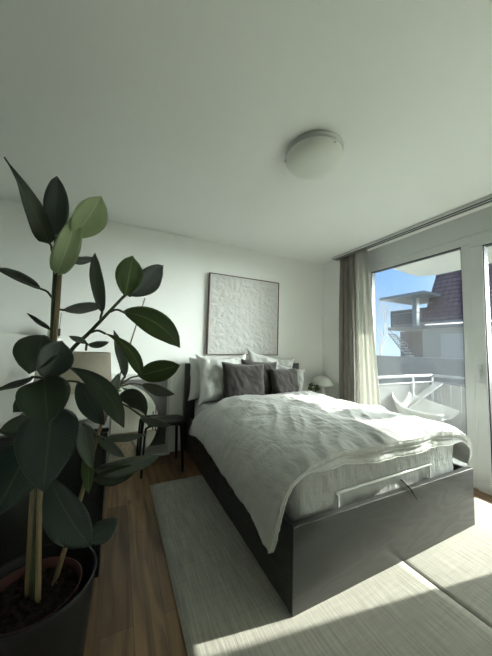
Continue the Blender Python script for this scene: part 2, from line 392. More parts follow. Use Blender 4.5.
# ------------------------------------------------------------------ rug: two halves meeting in a seam
def rug(x0, x1, y0, y1, seed):
    bm = bmesh.new(); nx, ny = 24, 60; V = []
    for j in range(ny+1):
        row = []
        for i in range(nx+1):
            x = x0+(x1-x0)*i/nx; y = y0+(y1-y0)*j/ny
            e = .006*noise.noise(Vector((x*2, y*1.2, seed)))
            z = .010+.0025*noise.noise(Vector((x*3, y*3, seed+5)))
            if i in (0, nx): x += e*.8
            row.append(bm.verts.new((x, y, z)))
        V.append(row)
    for j in range(ny):
        for i in range(nx): bm.faces.new((V[j][i], V[j][i+1], V[j+1][i+1], V[j+1][i]))
    o = link('rug', bm, M['rug'], smooth=True)
    so = o.modifiers.new('thick', 'SOLIDIFY'); so.thickness = .008; so.offset = 1 if False else -1
    return o
tag(rug(.31, 1.530, -1.2, 2.45, 1), 'cream ribbed rug under left half of bed, beside bare wood floor', 'rug', 'cream rugs laid edge to edge')
tag(rug(1.533, 2.765, -1.2, 2.45, 3), 'cream ribbed rug under right half of bed, nearer the windows', 'rug', 'cream rugs laid edge to edge')

# ------------------------------------------------------------------ bed
BX0, BX1 = .765, 2.325
t = thing('bed_frame', 'black-brown wooden double bed frame with tall headboard standing on cream rugs', 'bed', (1.545, 2.05, .012))
b = bmesh.new(); box(b, .725, 2.345, 3.075, 3.13, .012, 1.005); part('headboard', b, M['black_wood'], t, bevel=.003)
b = bmesh.new(); box(b, BX0, BX1, 1.03, 1.065, .012, .397); part('footboard', b, M['black_wood'], t, bevel=.0025)
for x0 in (BX0+.004, BX1-.034):
    b = bmesh.new(); box(b, x0, x0+.03, 1.065, 3.075, .014, .385); part('side_rail', b, M['black_wood'], t, bevel=.002)
b = bmesh.new(); box(b, BX0+.034, BX1-.034, 1.065, 1.078, .2, .385); part('inner_lip', b, M['black_wood'], t)
for y in [1.2+.155*i for i in range(12)]:
    b = bmesh.new(); box(b, BX0+.034, BX1-.034, y, y+.07, .30, .318); part('slat', b, M['brown_frame'], t, bevel=.002)
b = bmesh.new(); tube(b, [(1.545, y, .26) for y in (1.08, 3.07)], .02); part('centre_beam', b, M['steel'], t)
b = bmesh.new()
tube(b, curve([(1.10, 1.091, .30), (1.10, 1.091, .435), (1.112, 1.091, .452), (1.5, 1.091, .457), (1.90, 1.091, .462), (1.912, 1.091, .447), (1.912, 1.091, .30)], 4), .0065)
part('mattress_retainer', b, M['white'], t, label='thin white metal mattress retainer bar', smooth=True)

# mattress with its fitted sheet
def mattress():
    bm = bmesh.new(); x0, x1, y0, y1, z0, z1 = .835, 2.262, 1.104, 3.068, .322, .605
    n = 90
    # rounded box by projecting a subdivided cube
    bmesh.ops.create_cube(bm, size=2); bmesh.ops.subdivide_edges(bm, edges=bm.edges, cuts=n, use_grid_fill=True)
    r = .05; hx, hy, hz = (x1-x0)/2, (y1-y0)/2, (z1-z0)/2; c = Vector(((x0+x1)/2, (y0+y1)/2, (z0+z1)/2))
    for v in bm.verts:
        p = Vector((v.co.x*hx, v.co.y*hy, v.co.z*hz))
        q = Vector((max(-hx+r, min(hx-r, p.x)), max(-hy+r, min(hy-r, p.y)), max(-hz+r, min(hz-r, p.z))))
        d = p-q
        if d.length > 1e-6: d = d.normalized()*r
        w = c+q+d
        k = .004*noise.noise(w*7) - .009*abs(noise.noise(Vector((w.x*13+w.z*5, w.y*13, w.z*6-w.x*3)))) - .006*abs(noise.noise(Vector((w.x*24-w.z*12, w.y*24, w.z*22))))+.004
        v.co = w+(d.normalized() if d.length > 0 else Vector((0, 0, 1)))*k if d.length > 0 else w
    return bm
o = link('mattress', mattress(), M['sheet'], smooth=True)
tag(origin(o, (1.55, 2.08, .32)), 'thick mattress in crinkled white fitted sheet lying in black bed frame', 'mattress')

# strap over the footboard
b = bmesh.new()
pts = curve([(1.60, 1.080, .43), (1.60, 1.062, .425), (1.602, 1.045, .414), (1.604, 1.022, .402), (1.62, 1.014, .372), (1.66, 1.014, .335)], 6)
tube(b, pts, .0055, 8)
tag(origin(link('cable', b, M['black_metal'], smooth=True), pts[0]), 'short dark cable hanging over the top edge of the footboard', 'cable')

# duvet
hem_z = [(1.10, .262), (1.22, .305), (1.35, .322), (1.60, .338), (2.0, .372), (2.35, .385), (2.62, .33)]
def duvet():
    NU, NV = 170, 150
    def section(y, fa):    # mid-surface cross-section, left hem to right hem; fa 0 at foot edge .. 1 inside
        hz = interp(hem_z, y)
        d = (1-fa)
        pk = interp([(1.05, .0), (1.5, .008), (2.1, .016), (2.4, .016), (2.65, -.008)], y)
        return [(.706, hz), (.714, hz+.075), (.732, .50-d*.02), (.766, .585-d*.025), (.85, .643-d*.02), (1.0, .667+pk-d*.012), (1.25, .678+pk*1.2-d*.018),
                (1.55, .680+pk-d*.018), (1.85, .675+pk*.4-d*.015), (2.08, .668-d*.02), (2.22, .640-d*.03), (2.305, .575-d*.02), (2.345, .50), (2.352, .43+.03*sin(y*5))]
    mid = []
    for j in range(NV+1):
        v = j/NV; row = []
        y = 1.035+(2.60-1.035)*v
        fa = 1-max(0, 1-v/.075)**2
        S = curve([(a, 0, c) for a, c in section(y, fa)], 12)
        # even arc-length sampling
        L = [0]
        for a, c in zip(S, S[1:]): L.append(L[-1]+(c-a).length)
        k = 0
        for i in range(NU+1):
            s = L[-1]*i/NU
            while k < len(L)-2 and L[k+1] < s: k += 1
            tt = (s-L[k])/max(1e-9, L[k+1]-L[k]); p = S[k].lerp(S[k+1], min(1, max(0, tt)))
            x, z = p.x, p.z
            hang = max(0, (.62-z)/.4) if x < 1.2 else 0
            hr = max(0, (.60-z)/.2) if x > 2 else 0
            yy = y + (.085*hang+.05*hr)*(1-v)**3 - (.10*max(0, .5-abs(x-1.2))+.0)*v**6
            # head edge sags back down at left
            yy += .09*v**8*hang
            yy -= .24*v**5*math.exp(-((x-.84)/.12)**2)*max(0, min(1, (z-.42)/.15))
            # foot hem scallop
            yy += (1-v)**6*(.012*sin(x*7)+.008*sin(x*17+1))
            row.append(Vector((x, yy, z)))
        mid.append(row)
    # large soft folds and small wrinkles
    def nrm(i, j):
        a = mid[j][min(i+1, NU)]-mid[j][max(i-1, 0)]; c = mid[min(j+1, NV)][i]-mid[max(j-1, 0)][i]
        return a.cross(c).normalized()
    Nn = [[nrm(i, j) for i in range(NU+1)] for j in range(NV+1)]
    top, bot = [], []
    bm = bmesh.new()
    for j in range(NV+1):
        r1, r2 = [], []
        for i in range(NU+1):
            p = mid[j][i]; n = Nn[j][i]; u, v = i/NU, j/NV
            q = Vector((u*2.4, v*1.9, 0))
            w = .020*noise.noise(Vector((q.x*1.3+3, q.y*1.6, 1)))*(.3+.7*min(1, u*5))
            # long diagonal creases
            for ang, sc, am in ((.6, 3.6, .011), (-.5, 6.5, .008), (1.2, 12, .0045), (.1, 20, .0022)):
                a = q.x*cos(ang)+q.y*sin(ang); c = -q.x*sin(ang)+q.y*cos(ang)
                w += am*(1-2.6*abs(noise.noise(Vector((a*sc, c*sc*.35, sc)))))
            # gathers along the foot and left hems
            ef = max(0, 1-v/.10); el = max(0, 1-u/.08)
            w += .010*ef*noise.noise(Vector((q.x*26, q.y*5, 7))) + .004*el*noise.noise(Vector((q.x*4, q.y*22, 9)))
            # a lying fold near the right shoulder of the bed
            w += .026*math.exp(-((p.y-(1.60+.28*(p.x-1.9)))/.055)**2)*max(0, min(1, (p.x-1.55)/.35)) - .016*math.exp(-((p.y-(2.14+.28*(p.x-1.9)))/.06)**2)*max(0, min(1, (p.x-1.55)/.35))
            edge = min(v/.05, (1-v)/.05, u/.06, (1-u)/.06, 1)
            foot = interp([(0, 0), (.16, .0), (.26, .6), (.45, 1), (.8, 1), (.93, .3), (1, 0)], u)*max(0, 1-v/.06)
            th = .005+.022*math.sqrt(max(0, min(1, edge)))
            th = max(th, .005+.020*foot)
            r1.append(bm.verts.new(p+n*(th*.9+w))); r2.append(bm.verts.new(p-n*(th*(1.0))+n*w*.4))
        top.append(r1); bot.append(r2)
    for j in range(NV):
        for i in range(NU):
            bm.faces.new((top[j][i], top[j][i+1], top[j+1][i+1], top[j+1][i]))
            bm.faces.new((bot[j][i], bot[j+1][i], bot[j+1][i+1], bot[j][i+1]))
    for j in range(NV):
        bm.faces.new((top[j][0], top[j+1][0], bot[j+1][0], bot[j][0])); bm.faces.new((top[j][NU], bot[j][NU], bot[j+1][NU], top[j+1][NU]))
    for i in range(NU):
        bm.faces.new((top[0][i], bot[0][i], bot[0][i+1], top[0][i+1])); bm.faces.new((top[NV][i], top[NV][i+1], bot[NV][i+1], bot[NV][i]))
    e1 = [v.co.copy() for v in top[0]]; e2 = [v.co.copy() for v in bot[0]]; e3 = [r[0].co.lerp(s[0].co, .5) for r, s in zip(top, bot)]
    return bm, e1, e2, e3
bm, e1, e2, e3 = duvet()
t = thing('duvet', 'rumpled white linen duvet with corner hanging over left side of bed', 'duvet', (1.5, 1.9, .62))
cover = part('cover', bm, M['linen'], t, smooth=True)
b = bmesh.new(); tube(b, e1[::2], .0035, 6); tube(b, e2[::2], .0035, 6); tube(b, e3[::2], .0040, 6)
part('piping', b, M['pillow'], cover, smooth=True)
# second layer of cloth showing under the foot hem
bm = bmesh.new(); V = []; NU = len(e2)-1
for k in range(9):
    q = k/8; row = []
    for i in range(NU+1):
        u = i/NU; wd = interp([(0, 0), (.17, 0), (.30, .75), (.5, 1), (.78, 1), (.90, .25), (1, 0)], u)*.052
        p = e2[i]; a = q*PI*.62
        row.append(bm.verts.new(p+Vector((0, .030*(1-sin(a))*1.0+.004*noise.noise(Vector((i*.35, q*2, 3))) - .004, .006-wd*q+.005*noise.noise(Vector((i*.22, q*3, 8)))*min(1, wd*30)))))
    V.append(row)
for k in range(8):
    for i in range(NU): bm.faces.new((V[k][i], V[k][i+1], V[k+1][i+1], V[k+1][i]))
e4 = [v.co.copy() for v in V[-1]]
o = part('under_layer', bm, M['linen'], t, smooth=True); so_ = o.modifiers.new('thick', 'SOLIDIFY'); so_.thickness = .006
b = bmesh.new(); tube(b, e4[24:-10:2], .0035, 6); part('piping', b, M['pillow'], cover, smooth=True)

# pillows
def pillow_bm(w, h, t, seed, pinch=.06, wr=.012, ear=.0, n=36):
    bm = bmesh.new(); A, B = [], []
    for s, G in ((1, A), (-1, B)):
        for j in range(n+1):
            row = []
            for i in range(n+1):
                x = -1+2*i/n; z = -1+2*j/n
                X = x*(1-pinch*(1-z*z)) ; Z = z*(1-pinch*(1-x*x))
                if ear: 
                    k = (abs(x)*abs(z))**6*ear; X += math.copysign(k, x)*.6; Z += math.copysign(k, z)
                e = max(0, (1-x**4)*(1-z**4))
                y = t/2*e**.55
                if e > 0:
                    nn = noise.noise(Vector((X*2.2+seed, Z*2.2, s)))*.8+noise.noise(Vector((X*5+seed, Z*3+X*2, s*2)))*.45
                    cr = 1-2.5*abs(noise.noise(Vector((X*4+Z*2+seed, Z*2-X*2, s+4))))
                    y += (nn*wr*2+cr*wr*.6)*min(1, e*2.5)
                jit = .012*noise.noise(Vector((x*2+seed, z*2, 9)))
                if i in (0, n) or j in (0, n):
                    row.append(bm.verts.new((X*w/2+jit, 0, Z*h/2+jit)) if s == 1 else A[j][i])
                else: row.append(bm.verts.new((X*w/2+jit*.5, -s*max(.001, y), Z*h/2+jit*.5)))
            G.append(row)
    for s, G in ((1, A), (-1, B)):
        for j in range(n):
            for i in range(n):
                q = (G[j][i], G[j][i+1], G[j+1][i+1], G[j+1][i]); bm.faces.new(q if s == 1 else q[::-1])
    rim = [A[0][i].co.copy() for i in range(n)]+[A[j][n].co.copy() for j in range(n)]+[A[n][n-i].co.copy() for i in range(n)]+[A[n-j][0].co.copy() for j in range(n)]
    rim.append(rim[0]); return bm, rim
def pillow(name, label, c, w, h, t, rx, rz, m, seed, ry=0, wr=.012, group=None, ear=0, pinch=.06, grp_cat='pillow'):
    root = thing(name, label, grp_cat, c, group)
    bm, rim = pillow_bm(w, h, t, seed, pinch, wr, ear)
    o = link('cushion_body', bm, m, root, smooth=True)
    bb = bmesh.new(); tube(bb, rim, .0045 if m is M['velvet'] else .0035, 6, cap=False)
    link('seam_edge', bb, m, o, smooth=True)
    root.rotation_euler = (rx, ry, rz); return root
pillow('pillow', 'large white pillow flat against left end of headboard, mostly hidden behind another', (1.06, 3.0, .84), .62, .46, .13, -.08, .02, M['pillow'], 1, wr=.010, ear=.05, group='white pillows')
pillow('pillow', 'plump wrinkled white pillow leaning at left, in front of the hidden one', (1.115, 2.865, .850), .60, .52, .22, -.24, -.03, M['pillow'], 8, ry=-.03, wr=.019, ear=.12, pinch=.09, group='white pillows')
pillow('pillow', 'large white pillow leaning at right behind dark cushions, its corner poking up', (1.81, 2.99, .835), .70, .56, .16, -.12, -.03, M['pillow'], 14, ry=.16, wr=.020, ear=.13, pinch=.09, group='white pillows')
pillow('pillow', 'white pillow slumped lower at the right end of the pillow row', (1.96, 2.87, .785), .60, .44, .17, -.32, -.08, M['pillow'], 21, ry=.25, wr=.022, ear=.12, pinch=.09, group='white pillows')
pillow('cushion', 'dark taupe square cushion at the front, leftmost and largest of three', (1.285, 2.665, .815), .50, .43, .17, -.20, -.05, M['velvet'], 30, ry=.02, wr=.008, ear=.06, pinch=.05, grp_cat='cushion', group='dark cushions')
pillow('cushion', 'dark taupe cushion standing between the other two, half hidden behind the front one', (1.56, 2.80, .815), .50, .46, .14, -.16, .10, M['velvet'], 37, ry=.07, wr=.008, ear=.06, pinch=.05, grp_cat='cushion', group='dark cushions')
pillow('cushion', 'dark taupe cushion at the right end, smallest of the three', (1.86, 2.70, .765), .42, .40, .14, -.24, .14, M['velvet'], 44, ry=.02, wr=.008, ear=.06, pinch=.05, grp_cat='cushion', group='dark cushions')

# ------------------------------------------------------------------ art over the bed
t = thing('wall_art', 'large square white textured relief panel in thin dark frame hung over bed', 'picture', (1.495, YB, 1.62))
def relief():
    bm = bmesh.new(); n = 110; x0, x1, z0, z1 = .993, 1.997, 1.12, 2.125; V = []
    for j in range(n+1):
        row = []
        for i in range(n+1):
            x = x0+(x1-x0)*i/n; z = z0+(z1-z0)*j/n
            q = Vector((x, z, 0)); wq = q+.03*Vector((noise.noise(q*9), noise.noise(q*9+Vector((5, 5, 5))), 0))
            v = abs(noise.noise(wq*13))*1.6 - abs(noise.noise(wq*26+Vector((9, 0, 0))))*.8
            e = min(i, j, n-i, n-j); k = min(1, e/3)
            row.append(bm.verts.new((x, YB-.034-.007*k*max(-.6, min(.9, v)), z)))
        V.append(row)
    for j in range(n):
        for i in range(n): bm.faces.new((V[j][i], V[j][i+1], V[j+1][i+1], V[j+1][i]))
    return bm
part('relief_panel', relief(), M['art'], t, smooth=True)
b = bmesh.new()
for a in ((.983, .993, 1.11, 2.135), (1.997, 2.007, 1.11, 2.135), (.993, 1.997, 1.11, 1.12), (.993, 1.997, 2.125, 2.135)): box(b, a[0], a[1], YB-.042, YB-.002, a[2], a[3])
part('frame', b, M['brown_frame'], t)
b = bmesh.new(); box(b, .993, 1.997, YB-.02, YB-.003, 1.12, 2.125); part('backing', b, M['mat_board'], t)

# ------------------------------------------------------------------ ceiling lamp
LX, LY = 1.12, 1.335
A1 = .55
t = thing('ceiling_lamp', 'round frosted glass flush lamp with small metal clips on ceiling', 'lamp', (LX, LY, ZC))
b = bmesh.new(); lathe(b, [(0, ZC), (.186, ZC), (.190, ZC-.004), (.190, ZC-.022), (.176, ZC-.026), (.176, ZC-.036), (.186, ZC-.040), (.16, ZC-.044), (0, ZC-.044)], LX, LY, 48); part('base_ring', b, M['fixture'], t, smooth=True)
b = bmesh.new(); prof = [(.186, ZC-.040)]
for k in range(1, 13):
    a = k/12*PI/2; prof.append((.186*cos(a)**.9 if k < 12 else 0, ZC-.045-.078*sin(a)))
lathe(b, prof, LX, LY, 56); part('glass_dome', b, M['opal'], t, smooth=True)
for ang in (A1, A1+2*PI/3, A1+4*PI/3):
    b = bmesh.new(); x, y = LX+.186*cos(ang), LY+.186*sin(ang)
    tube(b, [(x-.02*cos(ang), y-.02*sin(ang), ZC-.035), (x+.004*cos(ang), y+.004*sin(ang), ZC-.037), (x+.004*cos(ang), y+.004*sin(ang), ZC-.056)], .0045, 8)
    lathe(b, [(0, ZC-.066), (.008, ZC-.063), (.010, ZC-.056), (.007, ZC-.05), (0, ZC-.048)], x+.004*cos(ang), y+.004*sin(ang), 12)
    part('clip', b, M['chrome'], t, smooth=True)

# ------------------------------------------------------------------ dresser
t = thing('dresser', 'black chest of drawers along the white half-height wall behind the plant', 'dresser', (-.26, 2.18, 0))
DY0, DY1, DT = 1.555, 2.80, .78
b = bmesh.new(); box(b, -.495, -.045, DY0, DY0+.02, 0, DT-.02); box(b, -.495, -.045, DY1-.02, DY1, 0, DT-.02); box(b, -.495, -.475, DY0+.02, DY1-.02, 0, DT-.02)
box(b, -.475, -.05, DY0+.02, DY1-.02, .05, .07); box(b, -.475, -.05, (DY0+DY1)/2-.01, (DY0+DY1)/2+.01, .07, DT-.02)
part('carcass', b, M['black'], t)
b = bmesh.new(); box(b, -.497, -.018, DY0-.003, DY1+.003, DT-.02, DT); part('top', b, M['black'], t, bevel=.002)
for yy0, yy1 in ((DY0+.004, (DY0+DY1)/2-.003), ((DY0+DY1)/2+.003, DY1-.004)):
    for k in range(3):
        b = bmesh.new(); z0 = .055+k*.234; box(b, -.044, -.022, yy0, yy1, z0, z0+.228); part('drawer', b, M['black'], t, bevel=.002)
# table lamp on dresser
lx, ly = -.215, 1.83
t = thing('table_lamp', 'table lamp with beige drum shade and white bell base on black dresser', 'lamp', (lx, ly, DT))
b = bmesh.new(); lathe(b, [(0, DT+.001), (.105, DT+.001), (.118, DT+.012), (.115, DT+.03), (.088, DT+.085), (.062, DT+.125), (.045, DT+.15), (0, DT+.155)], lx, ly, 40); part('base', b, M['ceramic'], t, smooth=True)
b = bmesh.new(); tube(b, [(lx, ly, DT+.15), (lx, ly, DT+.27)], .008); part('stem', b, M['chrome'], t)
b = bmesh.new(); z0, z1 = DT+.165, DT+.375; lathe(b, [(.192, z0), (.178, z1), (.174, z1), (.188, z0), (.192, z0)], lx, ly, 48); shd = part('lamp_shade', b, M['shade'], t, smooth=True)
b = bmesh.new(); lathe(b, [(.012, z0+.12), (.012, z0+.14), (.03, z0+.16), (.03, z0+.19), (0, z0+.20)], lx, ly, 16); part('bulb', b, M['ceramic'], t, smooth=True)
b = bmesh.new()
for k in range(3): tube(b, [(lx, ly, z1-.03), (lx+.175*cos(k*2.1), ly+.175*sin(k*2.1), z1-.02)], .002, 6)
part('shade_spider', b, M['chrome'], shd)
# booklet on the dresser
b = bmesh.new(); box(b, -.47, -.33, 1.585, 1.78, DT, DT+.018)
tag(origin(link('book', b, M['mat_board'], bevel=.002), (-.40, 1.68, DT)), 'thin white book lying on near corner of black dresser', 'book')

# things on the half wall
t = thing('brush_pot', 'small pale green pot on the white half-height wall near the corner', 'pot', (-.565, 3.04, 1.25))
b = bmesh.new(); lathe(b, [(0, 1.251), (.036, 1.251), (.038, 1.26), (.038, 1.345), (.033, 1.345), (.032, 1.27), (0, 1.268)], -.565, 3.04, 24); part('vessel', b, M['pale_green'], t, smooth=True)
def brush(x, y, z0, z1, lean, lab):
    b = bmesh.new(); p0 = Vector((x, y, z0)); p1 = Vector((x+lean, y+.004, z1))
    t = thing('brush', lab, 'brush', p0)
    tube(b, [p0, p0.lerp(p1, .98)], .0032, 8); part('handle', b, M['steel'], t)
    b = bmesh.new(); tube(b, [p0.lerp(p1, .08), p0.lerp(p1, .36)], [.012, .010], 10); part('grip', b, M['black'], t)
brush(-.555, 3.05, 1.275, 1.56, .016, 'thin black brush standing in the pale green pot')
brush(-.512, 3.03, 1.252, 1.50, .006, 'thin dark brush standing upright just beside the pale green pot')

# ------------------------------------------------------------------ framed poster, mirror, stool
t = thing('framed_poster', 'grey print in wide white mat and frame leaning on wall behind mirror', 'picture', (.275, 3.10, 0))
rot = Matrix.Rotation(-.05, 3, 'X'); piv = Vector((.27, 3.09, 0))
b = bmesh.new()
for a in ((-.035, -.015, 0, .91), (.565, .585, 0, .91), (-.015, .565, 0, .02), (-.015, .565, .89, .91)): box(b, a[0], a[1], 3.075, 3.098, a[2], a[3], rot, piv)
part('frame', b, M['white'], t)
b = bmesh.new()
for a in ((-.015, .045, .02, .89), (.535, .565, .02, .89), (.045, .535, .02, .115), (.045, .535, .83, .89)): box(b, a[0], a[1], 3.084, 3.090, a[2], a[3], rot, piv)
part('mat_board', b, M['mat_board'], t)
b = bmesh.new(); box(b, .045, .535, 3.086, 3.092, .115, .83, rot, piv); part('print', b, M['poster'], t, label='dark grey print')
def mirror_mat():
    m = mat('mirror silver', (.86, .88, .86), .01, .5, metal=1, var=.004); return m
M['mirror'] = mirror_mat()
t = thing('round_mirror', 'round frameless mirror leaning against the framed poster, partly behind stool', 'mirror', (.02, 2.93, .0))
def disc(bm, cx, cy, cz, r, th, rx, n=72):
    rings = []
    mat3 = Matrix.Rotation(rx, 3, 'X')
    for yy in (-th/2, th/2):
        rings.append([bm.verts.new(Vector((cx, cy, cz))+mat3 @ Vector((r*cos(2*PI*k/n), yy, r*sin(2*PI*k/n)))) for k in range(n)])
    for k in range(n): bm.faces.new((rings[0][k], rings[0][(k+1) % n], rings[1][(k+1) % n], rings[1][k]))
    bm.faces.new(rings[0]); bm.faces.new(rings[1])
b = bmesh.new(); disc(b, .03, 2.985, .405, .40, .006, -.115); part('mirror_glass', b, M['mirror'], t)
b = bmesh.new(); disc(b, .03, 2.992, .4055, .402, .006, -.115); part('backing', b, M['black'], t)

t = thing('stool', 'black stool with rounded seat and bent tube legs left of bed', 'stool', (.50, 2.80, 0))
b = bmesh.new(); nx = 20; V0 = []
def seat_pts(z, k):
    out = []
    for i in range(40):
        a = 2*PI*i/40; c, s = cos(a), sin(a); e = .45
        out.append((.475+.185*k*math.copysign(abs(c)**e, c), 2.79+.155*k*math.copysign(abs(s)**e, s), z))
    return out
rings = [[b.verts.new(p) for p in seat_pts(z, k)] for z, k in ((.440, .95), (.448, 1.0), (.462, 1.0), (.468, .97), (.462, .6))]
for A, B in zip(rings, rings[1:]):
    for i in range(40): b.faces.new((A[i], A[(i+1) % 40], B[(i+1) % 40], B[i]))
b.faces.new(rings[0]); b.faces.new(rings[-1])
part('seat', b, M['black'], t, smooth=True)
for x0, x1 in ((.275, .300), (.612, .598)):
    for y, yf in ((2.665, 2.63), (2.915, 2.95)):
        b = bmesh.new(); s = 1 if x0 < .45 else -1
        tube(b, curve([(x0-.02*s, yf, .001), (x0, y, .38), (x0+.012*s, y, .43), (x0+.05*s, y, .446), (.455, y, .447)], 6), (.0105 if s == 1 else .015), 10)
        part('leg', b, M['black_metal'], t, smooth=True)

# right bedside: small table, mushroom lamp, plant
t = thing('bedside_table', 'small white bedside table on far side of bed under mushroom lamp', 'table', (2.58, 2.90, 0))
b = bmesh.new(); lathe(b, [(0, .50), (.19, .50), (.195, .51), (.19, .52), (0, .52)], 2.59, 2.90, 40); part('top', b, M['white'], t)
b = bmesh.new(); tube(b, [(2.59, 2.90, .02), (2.59, 2.90, .50)], .02, 14); part('leg', b, M['white'], t)
b = bmesh.new(); lathe(b, [(0, 0.001), (.14, .001), (.14, .014), (.02, .022), (0, .022)], 2.59, 2.90, 32); part('foot', b, M['white'], t)
t = thing('mushroom_lamp', 'small white mushroom-shaped lamp with dome shade on far bedside table', 'lamp', (2.645, 2.93, .52))
b = bmesh.new(); lathe(b, [(0, .521), (.07, .521), (.072, .53), (.045, .56), (.042, .64), (.05, .70), (0, .705)], 2.645, 2.93, 32); part('base', b, M['ceramic'], t, smooth=True)
b = bmesh.new(); prof = [(.148, .705)]
for k in range(0, 11):
    a = k/10*PI/2; prof.append((.152*cos(a) if k < 10 else 0, .712+.125*sin(a)))
lathe(b, prof, 2.645, 2.93, 40); part('dome_shade', b, M['opal'], t, smooth=True)

# ------------------------------------------------------------------ leaves
def leaf_mesh(bm, base, tip, W, roll, fold, bend, wide=.45, twist=0, side_bend=0, nu=16, nv=8, vdir=None):
    base, tip = Vector(base), Vector(tip); ax = (tip-base); Ln = ax.length; ax.normalize()
    view = vdir or (CAM-(base+tip)/2).normalized()
    n0 = (view-ax*view.dot(ax)).normalized(); s0 = ax.cross(n0)
    uvl = bm.loops.layers.uv.verify(); V = []
    c0 = base.lerp(tip, .5)+n0*bend*Ln+s0*side_bend*Ln
    ex = math.log(.5)/math.log(wide)
    for i in range(nu+1):
        t = i/nu; p = base*(1-t)**2+c0*2*t*(1-t)+tip*t*t
        tg = ((c0-base)*(1-t)+(tip-c0)*t).normalized()
        n = (n0-tg*n0.dot(tg)).normalized(); r = Matrix.Rotation(roll+twist*(t-.5), 3, tg); n = r @ n; s = tg.cross(n)
        hw = W/2*max(0, sin(PI*t**ex))**.72
        if t > .90: hw *= 1-.45*(t-.9)/.1
        row = []
        for k in range(nv+1):
            a = -1+2*k/nv
            w = p+s*hw*a*cos(fold*.6)+n*hw*abs(a)**1.3*sin(fold)+n*.012*W/.1*noise.noise(Vector((t*3+base.x*20, a*1.5, base.z*9)))*abs(a)
            row.append((bm.verts.new(w), (t, (a+1)/2)))
        V.append(row)
    for i in range(nu):
        for k in range(nv):
            q = [V[i][k], V[i][k+1], V[i+1][k+1], V[i+1][k]]
            f = bm.faces.new([v for v, _ in q])
            for lp, (_, uv) in zip(f.loops, q): lp[uvl].uv = uv
            f.smooth = True

# bedside plant: small leaves in a cup
t = thing('small_houseplant', 'small dark green houseplant in cup left of the mushroom lamp', 'plant', (2.40, 2.88, .52))
b = bmesh.new(); lathe(b, [(0, .521), (.035, .521), (.045, .60), (.041, .60), (.032, .53), (0, .53)], 2.44, 2.86, 24); part('cup', b, M['ceramic'], t, smooth=True)
b = bmesh.new()
for k in range(16):
    a = k*2.4; r = .03+.05*random.random(); c = Vector((2.43, 2.86, .60)); d = Vector((cos(a), sin(a), .0))
    p = c+d*r*.4+Vector((0, 0, .05+.09*random.random())); q = p+d*.055+Vector((0, 0, random.uniform(-.03, .03)))
    leaf_mesh(b, p, q, .045, random.uniform(-.8, .8), .3, .15, nu=6, nv=4)
part('foliage', b, M['leaf_green'], t, auto='keep')
b = bmesh.new()
for k in range(6): a = k*1.05; tube(b, [(2.44, 2.86, .54), (2.43+.03*cos(a), 2.86+.03*sin(a), .68)], .002, 5)
part('stems', b, M['stem'], t)

# ------------------------------------------------------------------ rubber plant
PX, PY = -.205, 1.16
t = thing('rubber_plant', 'tall potted rubber plant with large dark glossy leaves in charcoal planter', 'plant', (PX, PY, 0))
RP = t
b = bmesh.new(); lathe(b, [(0, .001), (.145, .001), (.15, .01), (.178, .385), (.182, .40), (.176, .402), (.170, .39), (.165, .30), (0, .30)], PX, PY, 56); part('planter', b, M['pot'], t, smooth=True)
b = bmesh.new(); lathe(b, [(.125, .302), (.140, .368), (.144, .374), (.138, .374), (.134, .35), (.130, .302)], PX-.008, PY, 48); part('nursery_pot', b, M['terracotta'], t, smooth=True, label='red-brown inner pot')
b = bmesh.new(); V = []
for j in range(13):
    r = .133*j/12; row = []
    for k in range(36):
        a = 2*PI*k/36; x, y = PX-.008+r*cos(a), PY+r*sin(a)
        row.append(b.verts.new((x, y, .345+.012*noise.noise(Vector((x*40, y*40, 0))))))
    V.append(row)
for j in range(12):
    for k in range(36):
        try: b.faces.new((V[j][k], V[j][(k+1) % 36], V[j+1][(k+1) % 36], V[j+1][k]))
        except ValueError: pass
for k in range(60):
    a = random.random()*6.28; r = .12*random.random()**.5; x, y = PX+r*cos(a), PY+r*sin(a)
    bmesh.ops.create_icosphere(b, subdivisions=1, radius=random.uniform(.004, .010), matrix=Matrix.Translation((x, y, .352)))
for k in range(26):
    a = random.random()*6.28; r = .11*random.random()**.5; x, y = PX+r*cos(a), PY+r*sin(a); d = random.random()*6.28; l = random.uniform(.03, .07)
    tube(b, curve([(x, y, .35), (x+l*.5*cos(d), y+l*.5*sin(d), .375+.01*random.random()), (x+l*cos(d), y+l*sin(d), .355)], 4), .0012, 5)
part('soil', b, M['soil'], t, smooth=True)

def stem(name, pts, r, m, lab=None):
    P = curve([at(*p) if len(p) == 3 else p for p in pts], 8); n = len(P)
    rs = [r[0]+(r[1]-r[0])*i/(n-1) for i in range(n)]
    b = bmesh.new(); tube(b, P, rs, 10); o = part(name, b, m, RP, smooth=True)
    if lab: o['label'] = lab
    return P
# main stem with its two stakes, side stem, branch and thin cane
stem('stem', [(33, 602, 1.16), (38, 500, 1.15), (50, 380, 1.14), (54, 300, 1.13), (56, 255, 1.12), (56, 236, 1.12)], (.011, .006), M['stem'])
stem('bamboo_stake', [(38, 602, 1.13), (41, 480, 1.12), (54, 350, 1.10), (60, 272, 1.10)], (.008, .007), M['bamboo'])
stem('bamboo_stake', [(26, 602, 1.18), (33, 480, 1.17), (42, 400, 1.17)], (.0065, .006), M['bamboo'])
stem('stem', [(53, 588, 1.20), (66, 545, 1.18), (83, 490, 1.17), (98, 435, 1.17), (110, 400, 1.18), (122, 384, 1.2)], (.009, .005), M['bamboo'])
stem('branch', [(44, 430, 1.14), (56, 380, 1.10), (70, 352, 1.06), (90, 332, 1.02), (108, 313, 1.0), (125, 295, .98)], (.008, .0045), M['stem'])
stem('cane', [(104, 425, 1.27), (125, 360, 1.3), (145, 298, 1.33)], (.004, .0025), M['bamboo'])

